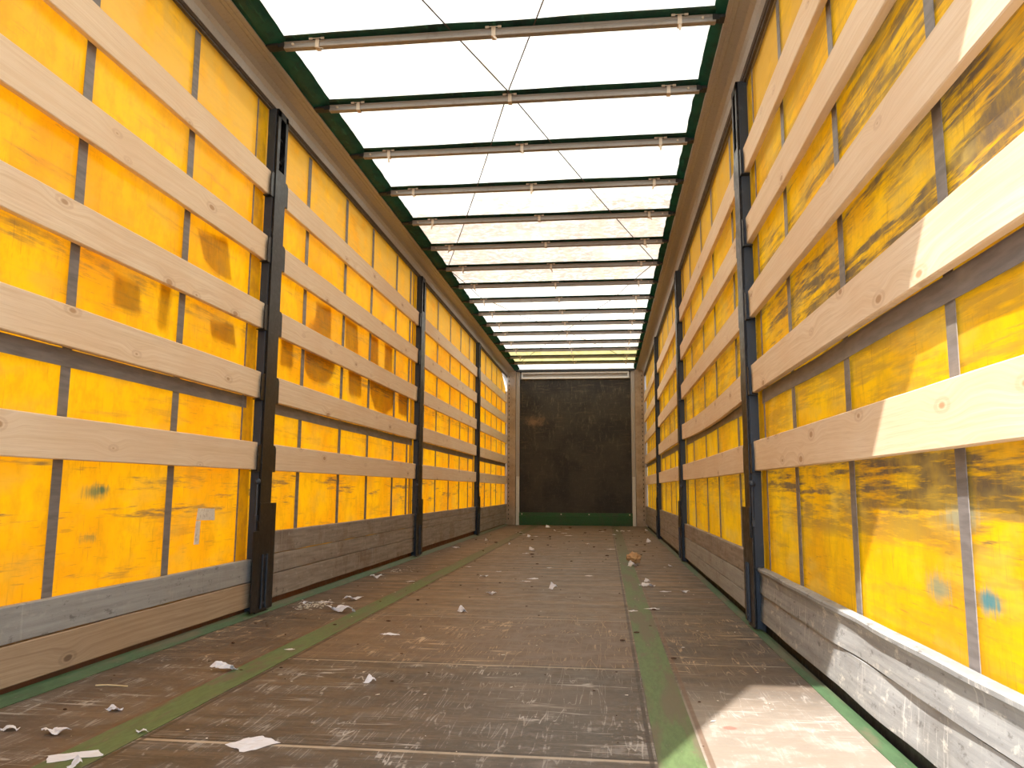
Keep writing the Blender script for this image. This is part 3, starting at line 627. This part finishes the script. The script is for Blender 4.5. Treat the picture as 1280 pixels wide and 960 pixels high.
# ------------------------------------------------------------------ paper scraps:  x, y, width, kind, label   kind: f flat, c crumpled, t standing fold
PAP = [(-.345, 1.957, .135, 'F1', 'large flat white diamond-shaped sheet on the near floor, biggest scrap'),
(-.723, 1.813, .129, 'F2', 'large off-white rectangular sheet lying on the near left green strip'),
(-.674, 1.751, .034, 't', 'small folded white scrap against the lower edge of the large off-white sheet'),
(-1.028, 1.985, .057, 'c', 'creased white scrap cut by the left edge of the photo'),
(-.887, 1.970, .073, 'c', 'narrow curled white strip between the left photo edge and the large off-white sheet'),
(-.869, 2.191, .054, 'c', 'small bent white scrap on bare floor left of the near green strip'),
(-.797, 2.708, .084, 'T1', 'white pointed scrap folded upright at the left green strip edge'),
(-.713, 3.077, .044, 'f', 'small flat white scrap lying on the left green strip beside the first pale joint'),
(-.244, 2.616, .043, 't', 'bluish white folded scrap alone on the dark near centre panel'),
(-.409, 3.460, .093, 'f', 'white star-shaped flat scrap on the scratched brown centre panel'),
(-.839, 4.034, .158, 'c', 'long crumpled white paper left of the green strip, nearer of two'),
(-.910, 4.457, .115, 'c', 'crumpled white paper left of the green strip, farther of two'),
(-.812, 5.411, .061, 'f', 'bright white square scrap at the edge of the left green strip'),
(-1.091, 5.541, .103, 'c', 'thin torn white scrap near the left wall, left of the square scrap'),
(-1.122, 4.292, .062, 'c', 'torn white scrap in pale dust near the left wall'),
(-1.044, 4.355, .085, 'f', 'thin flat pale strip beside the pale dust near the left wall'),
(-.210, 4.125, .051, 't', 'white upright folded scrap in the middle of the centre floor'),
(-.161, 4.830, .065, 'c', 'low white scrap just beyond the upright folded scrap mid floor'),
(.012, 5.716, .082, 'f', 'white oval scrap mid floor, farther of an overlapping pair'),
(-.022, 5.541, .080, 'f', 'thin white scrap mid floor, nearer of an overlapping pair'),
(.193, 5.162, .058, 't', 'small peaked white scrap mid floor, right of the pair'),
(.408, 5.975, .061, 'f', 'small flat white scrap between the pair and the right green strip'),
(-.355, 5.788, .066, 'c', 'low bluish white scrap left of the mid-floor pair'),
(-.298, 6.156, .051, 'f', 'tiny lilac-white flake beyond the low bluish scrap'),
(-.591, 6.488, .053, 'f', 'tiny flat white flake just right of the left green strip mid floor'),
(-1.083, 8.489, .087, 'c', 'white crumpled scrap near the left wall in the third bay'),
(-.945, 9.776, .040, 't', 'tiny bright white scrap near the left wall farther than the crumpled one'),
(-.231, 8.251, .068, 't', 'white peaked scrap on the brown far centre floor'),
(-.265, 7.923, .065, 'f', 'flat white flake just in front of the far peaked scrap'),
(-.579, 9.171, .028, 't', 'tiny white dot of paper left of the far peaked scrap'),
(-.500, 10.661, .055, 't', 'small white heap of paper on the far left floor'),
(-.748, 11.729, .109, 'f', 'long thin white flake near the bulkhead, leftmost there'),
(-.624, 11.228, .058, 'f', 'thin flake between the long leftmost flake and the small heap'),
(-.414, 10.790, .067, 'f', 'short flat flake just right of the small far heap'),
(-.431, 13.275, .082, 't', 'white peaked scrap closest to the green kick plate'),
(-.247, 12.234, .038, 't', 'tiny round white bit at the start of the far flake row'),
(-.173, 12.088, .062, 'f', 'flat flake right beside the tiny round white bit'),
(-.093, 12.843, .079, 'f', 'thin pale flake, farthest of the small far cluster'),
(-.077, 11.664, .096, 'f', 'thin pale flake in the middle of the small far cluster'),
(.017, 11.074, .114, 'f', 'long thin pale flake, nearest of the small far cluster'),
(.470, 12.236, .088, 'f', 'pale flake alone between far cluster and the right green strip'),
(.710, 12.315, .038, 't', 'tiny peaked white bit, left end of the row far right'),
(.789, 12.310, .076, 'c', 'white crumpled flake, second in the row far right'),
(.886, 12.427, .064, 'c', 'white curled flake, third in the row far right'),
(1.167, 12.564, .052, 't', 'tiny white bit beside the right wall near the bulkhead'),
(.657, 11.414, .082, 'f', 'thin pale flake in front of the row far right'),
(1.054, 9.862, .061, 't', 'white scrap standing upright on the far right floor'),
(.083, 6.522, .060, 'f', 'faint pale flake on the centre floor beyond the white oval scrap'),
(.592, 8.659, .089, 'f', 'thin pale strip at the right green strip in the third bay'),
(.321, 9.397, .048, 'c', 'tiny white and dark crumb of paper on the far centre floor'),
(.757, 6.738, .083, 't', 'bluish white folded scrap leaning on the tan crumpled paper'),
(.805, 5.379, .111, 'c', 'crumpled white strip right of the green strip, below the peaked one'),
(.820, 5.675, .041, 't', 'small white peaked scrap right of the green strip'),
(.910, 5.140, .074, 'f', 'flat white oval scrap on the right side floor'),
(1.029, 5.110, .058, 'c', 'small ragged white scrap closest to the right wall mid floor'),
(1.074, 6.802, .035, 't', 'tiny white bead of paper near the right wall'),
(1.023, 6.745, .028, 'f', 'tiny flat flake left of the white bead near the right wall'),
(.782, 4.388, .086, 'f', 'flat white triangular scrap at the right edge of the right green strip'),
(.676, 4.287, .053, 'f', 'thin white scrap lying on the right green strip'),
(.848, 3.361, .014, 'f', 'tiny white chip on the near right floor'),
(-.671, 2.009, .038, 'c', 'thin dirty scrap on the right edge of the near left green strip')]
def paper(x, y, w_, kind, seed):
    rnd = random.Random(seed); bm = bm_(); n = 9
    if kind == 'F1': cor = [(-.068, -.008), (-.012, .062), (.066, .022), (.004, -.055)]; lift = .010
    elif kind == 'F2': cor = [(-.064, -.004), (.030, .050), (.066, .015), (-.030, -.050)]; lift = .010
    elif kind == 'T1': cor = [(-.042, -.03), (.020, .03), (.040, .02), (.028, -.02)]; lift = .038
    else:
        asp = {'f': rnd.uniform(.5, .9), 'c': rnd.uniform(.35, .6), 't': rnd.uniform(.6, .9)}[kind]; h = w_/2; k = h*asp
        cor = [(-h, rnd.uniform(-.6, .4)*k), (rnd.uniform(-.5, .3)*h, k), (h, rnd.uniform(-.3, .6)*k), (rnd.uniform(-.4, .5)*h, -k)]
        lift = {'f': .10, 'c': .26, 't': .75}[kind]*w_*rnd.uniform(.7, 1.1); lift = min(lift, .05)
    ax = rnd.uniform(-.3, .3); base = .004
    vv = []
    for j in range(n+1):
        row = []
        for i in range(n+1):
            a, b = i/n, j/n
            p = Vector(cor[0])*(1-a)*(1-b) + Vector(cor[1])*a*(1-b) + Vector(cor[2])*a*b + Vector(cor[3])*(1-a)*b
            edge = 1 if (i in (0, n) or j in (0, n)) else 0
            p = p + Vector((mnoise.noise(Vector((a*5, b*5, seed))), mnoise.noise(Vector((a*5, b*5, seed+50)))))*w_*(.05 if kind in ('F1', 'F2') else .10)
            if kind in ('t', 'T1'): z = lift*max(0, 1-abs((a-.5+ax)*2.0))*(.55+.45*(1-b)) + lift*.2*abs(mnoise.noise(Vector((a*4, b*4, seed))))
            elif kind == 'c': z = lift*(.75*abs(math.sin(a*3.3+b*1.4+seed)) + .45*abs(mnoise.noise(Vector((a*2.2, b*2.2, seed)))))
            else: z = lift*(.5*max(0, a-.6)*2*abs(mnoise.noise(Vector((b*2, seed, 0)))) + .7*abs(mnoise.noise(Vector((a*2.2, b*2.2, seed))))) 
            row.append(bm.verts.new((p.x, p.y, base+z)))
        vv.append(row)
    zmin = min(v.co.z for v in bm.verts)
    for v in bm.verts: v.co.z -= zmin-.0005
    bot = [[bm.verts.new((v.co.x, v.co.y, v.co.z-.0005+.00002)) for v in row] for row in vv]
    for j in range(n):
        for i in range(n):
            bm.faces.new((vv[j][i], vv[j][i+1], vv[j+1][i+1], vv[j+1][i])); bm.faces.new((bot[j][i], bot[j+1][i], bot[j+1][i+1], bot[j][i+1]))
    for i in range(n):
        bm.faces.new((vv[0][i], bot[0][i], bot[0][i+1], vv[0][i+1])); bm.faces.new((vv[n][i], vv[n][i+1], bot[n][i+1], bot[n][i]))
        bm.faces.new((vv[i][0], vv[i+1][0], bot[i+1][0], bot[i][0])); bm.faces.new((vv[i][n], bot[i][n], bot[i+1][n], vv[i+1][n]))
    return bm
for k, (x, y, w_, kind, lb) in enumerate(PAP):
    z = .0022 if .64 < abs(x) < .79 else .0002
    if w_ > .1 and abs(x) > .6: z = .0022
    tag(link('paper_scrap', paper(x, y, w_*1.05, kind, k*1.7+.3), 'paper', loc=(x, y, z)), lb, 'paper', 'paper scraps littering the floor')
# tan crumpled paper
bm = bm_(); bmesh.ops.create_icosphere(bm, subdivisions=3, radius=.05)
for v in bm.verts:
    p = v.co.normalized(); v.co = Vector((p.x*.052, p.y*.04, p.z*.042))*(1+.9*abs(mnoise.noise(p*2.4))-.35*abs(mnoise.noise(p*6+Vector((3, 3, 3)))))
zm = min(v.co.z for v in bm.verts)
for v in bm.verts: v.co.z -= zm
tag(link('crumpled_paper', bm, 'paper_tan', loc=(.775, 6.93, .0025)), 'tan crumpled ball of paper on the right green strip in the second bay', 'paper')
bm = bm_(); tube(bm, [(-.055, 0, .003), (-.02, .006, .004), (.02, .008, .003), (.052, .004, .003)], .0028, 6); tag(link('wood_splinter', bm, 'twig', loc=(-1.045, 2.44, 0)), 'thin pale wood splinter lying on the near left floor', 'splinter')
# dirt crumbs and pale dust
bm = bm_(); rnd = random.Random(3)
for i in range(190):
    y = 2.0 + 11.5*rnd.random()**1.1; x = rnd.uniform(-1.15, 1.15); q = rnd.uniform(.003, .011)*(.5 + y/9)
    if rnd.random() < .6: q *= .5
    bmesh.ops.create_icosphere(bm, subdivisions=1, radius=1, matrix=Matrix.Translation((x, y, q*.35+.0015)) @ Matrix.Diagonal((q*rnd.uniform(.8, 1.8), q*rnd.uniform(.6, 1.2), q*.4, 1)))
o = tag(link('dirt_crumbs', bm, 'crumb'), 'small dark brown dirt crumbs scattered over the whole floor', 'dirt'); o['kind'] = 'stuff'
bm = bm_()
for i in range(420):
    m_ = rnd.random()
    if m_ < .35: x, y = rnd.gauss(-1.06, .05), rnd.gauss(4.25, .09)
    elif m_ < .5: x, y = rnd.gauss(-1.08, .05), rnd.gauss(6.1, .12)
    else: x, y = rnd.uniform(-1.15, 1.15), 1.9+8*rnd.random()
    x = max(-1.19, min(1.19, x)); q = rnd.uniform(.0012, .0042)
    if m_ < .5: q *= 1.5
    bmesh.ops.create_icosphere(bm, subdivisions=1, radius=1, matrix=Matrix.Translation((x, y, q*.3+.0012)) @ Matrix.Rotation(rnd.random()*3, 4, 'Z') @ Matrix.Diagonal((q*rnd.uniform(.8, 2.5), q, q*.35, 1)))
o = tag(link('pale_chips', bm, 'dust'), 'tiny pale wood and paper chips strewn over the floor', 'debris'); o['kind'] = 'stuff'
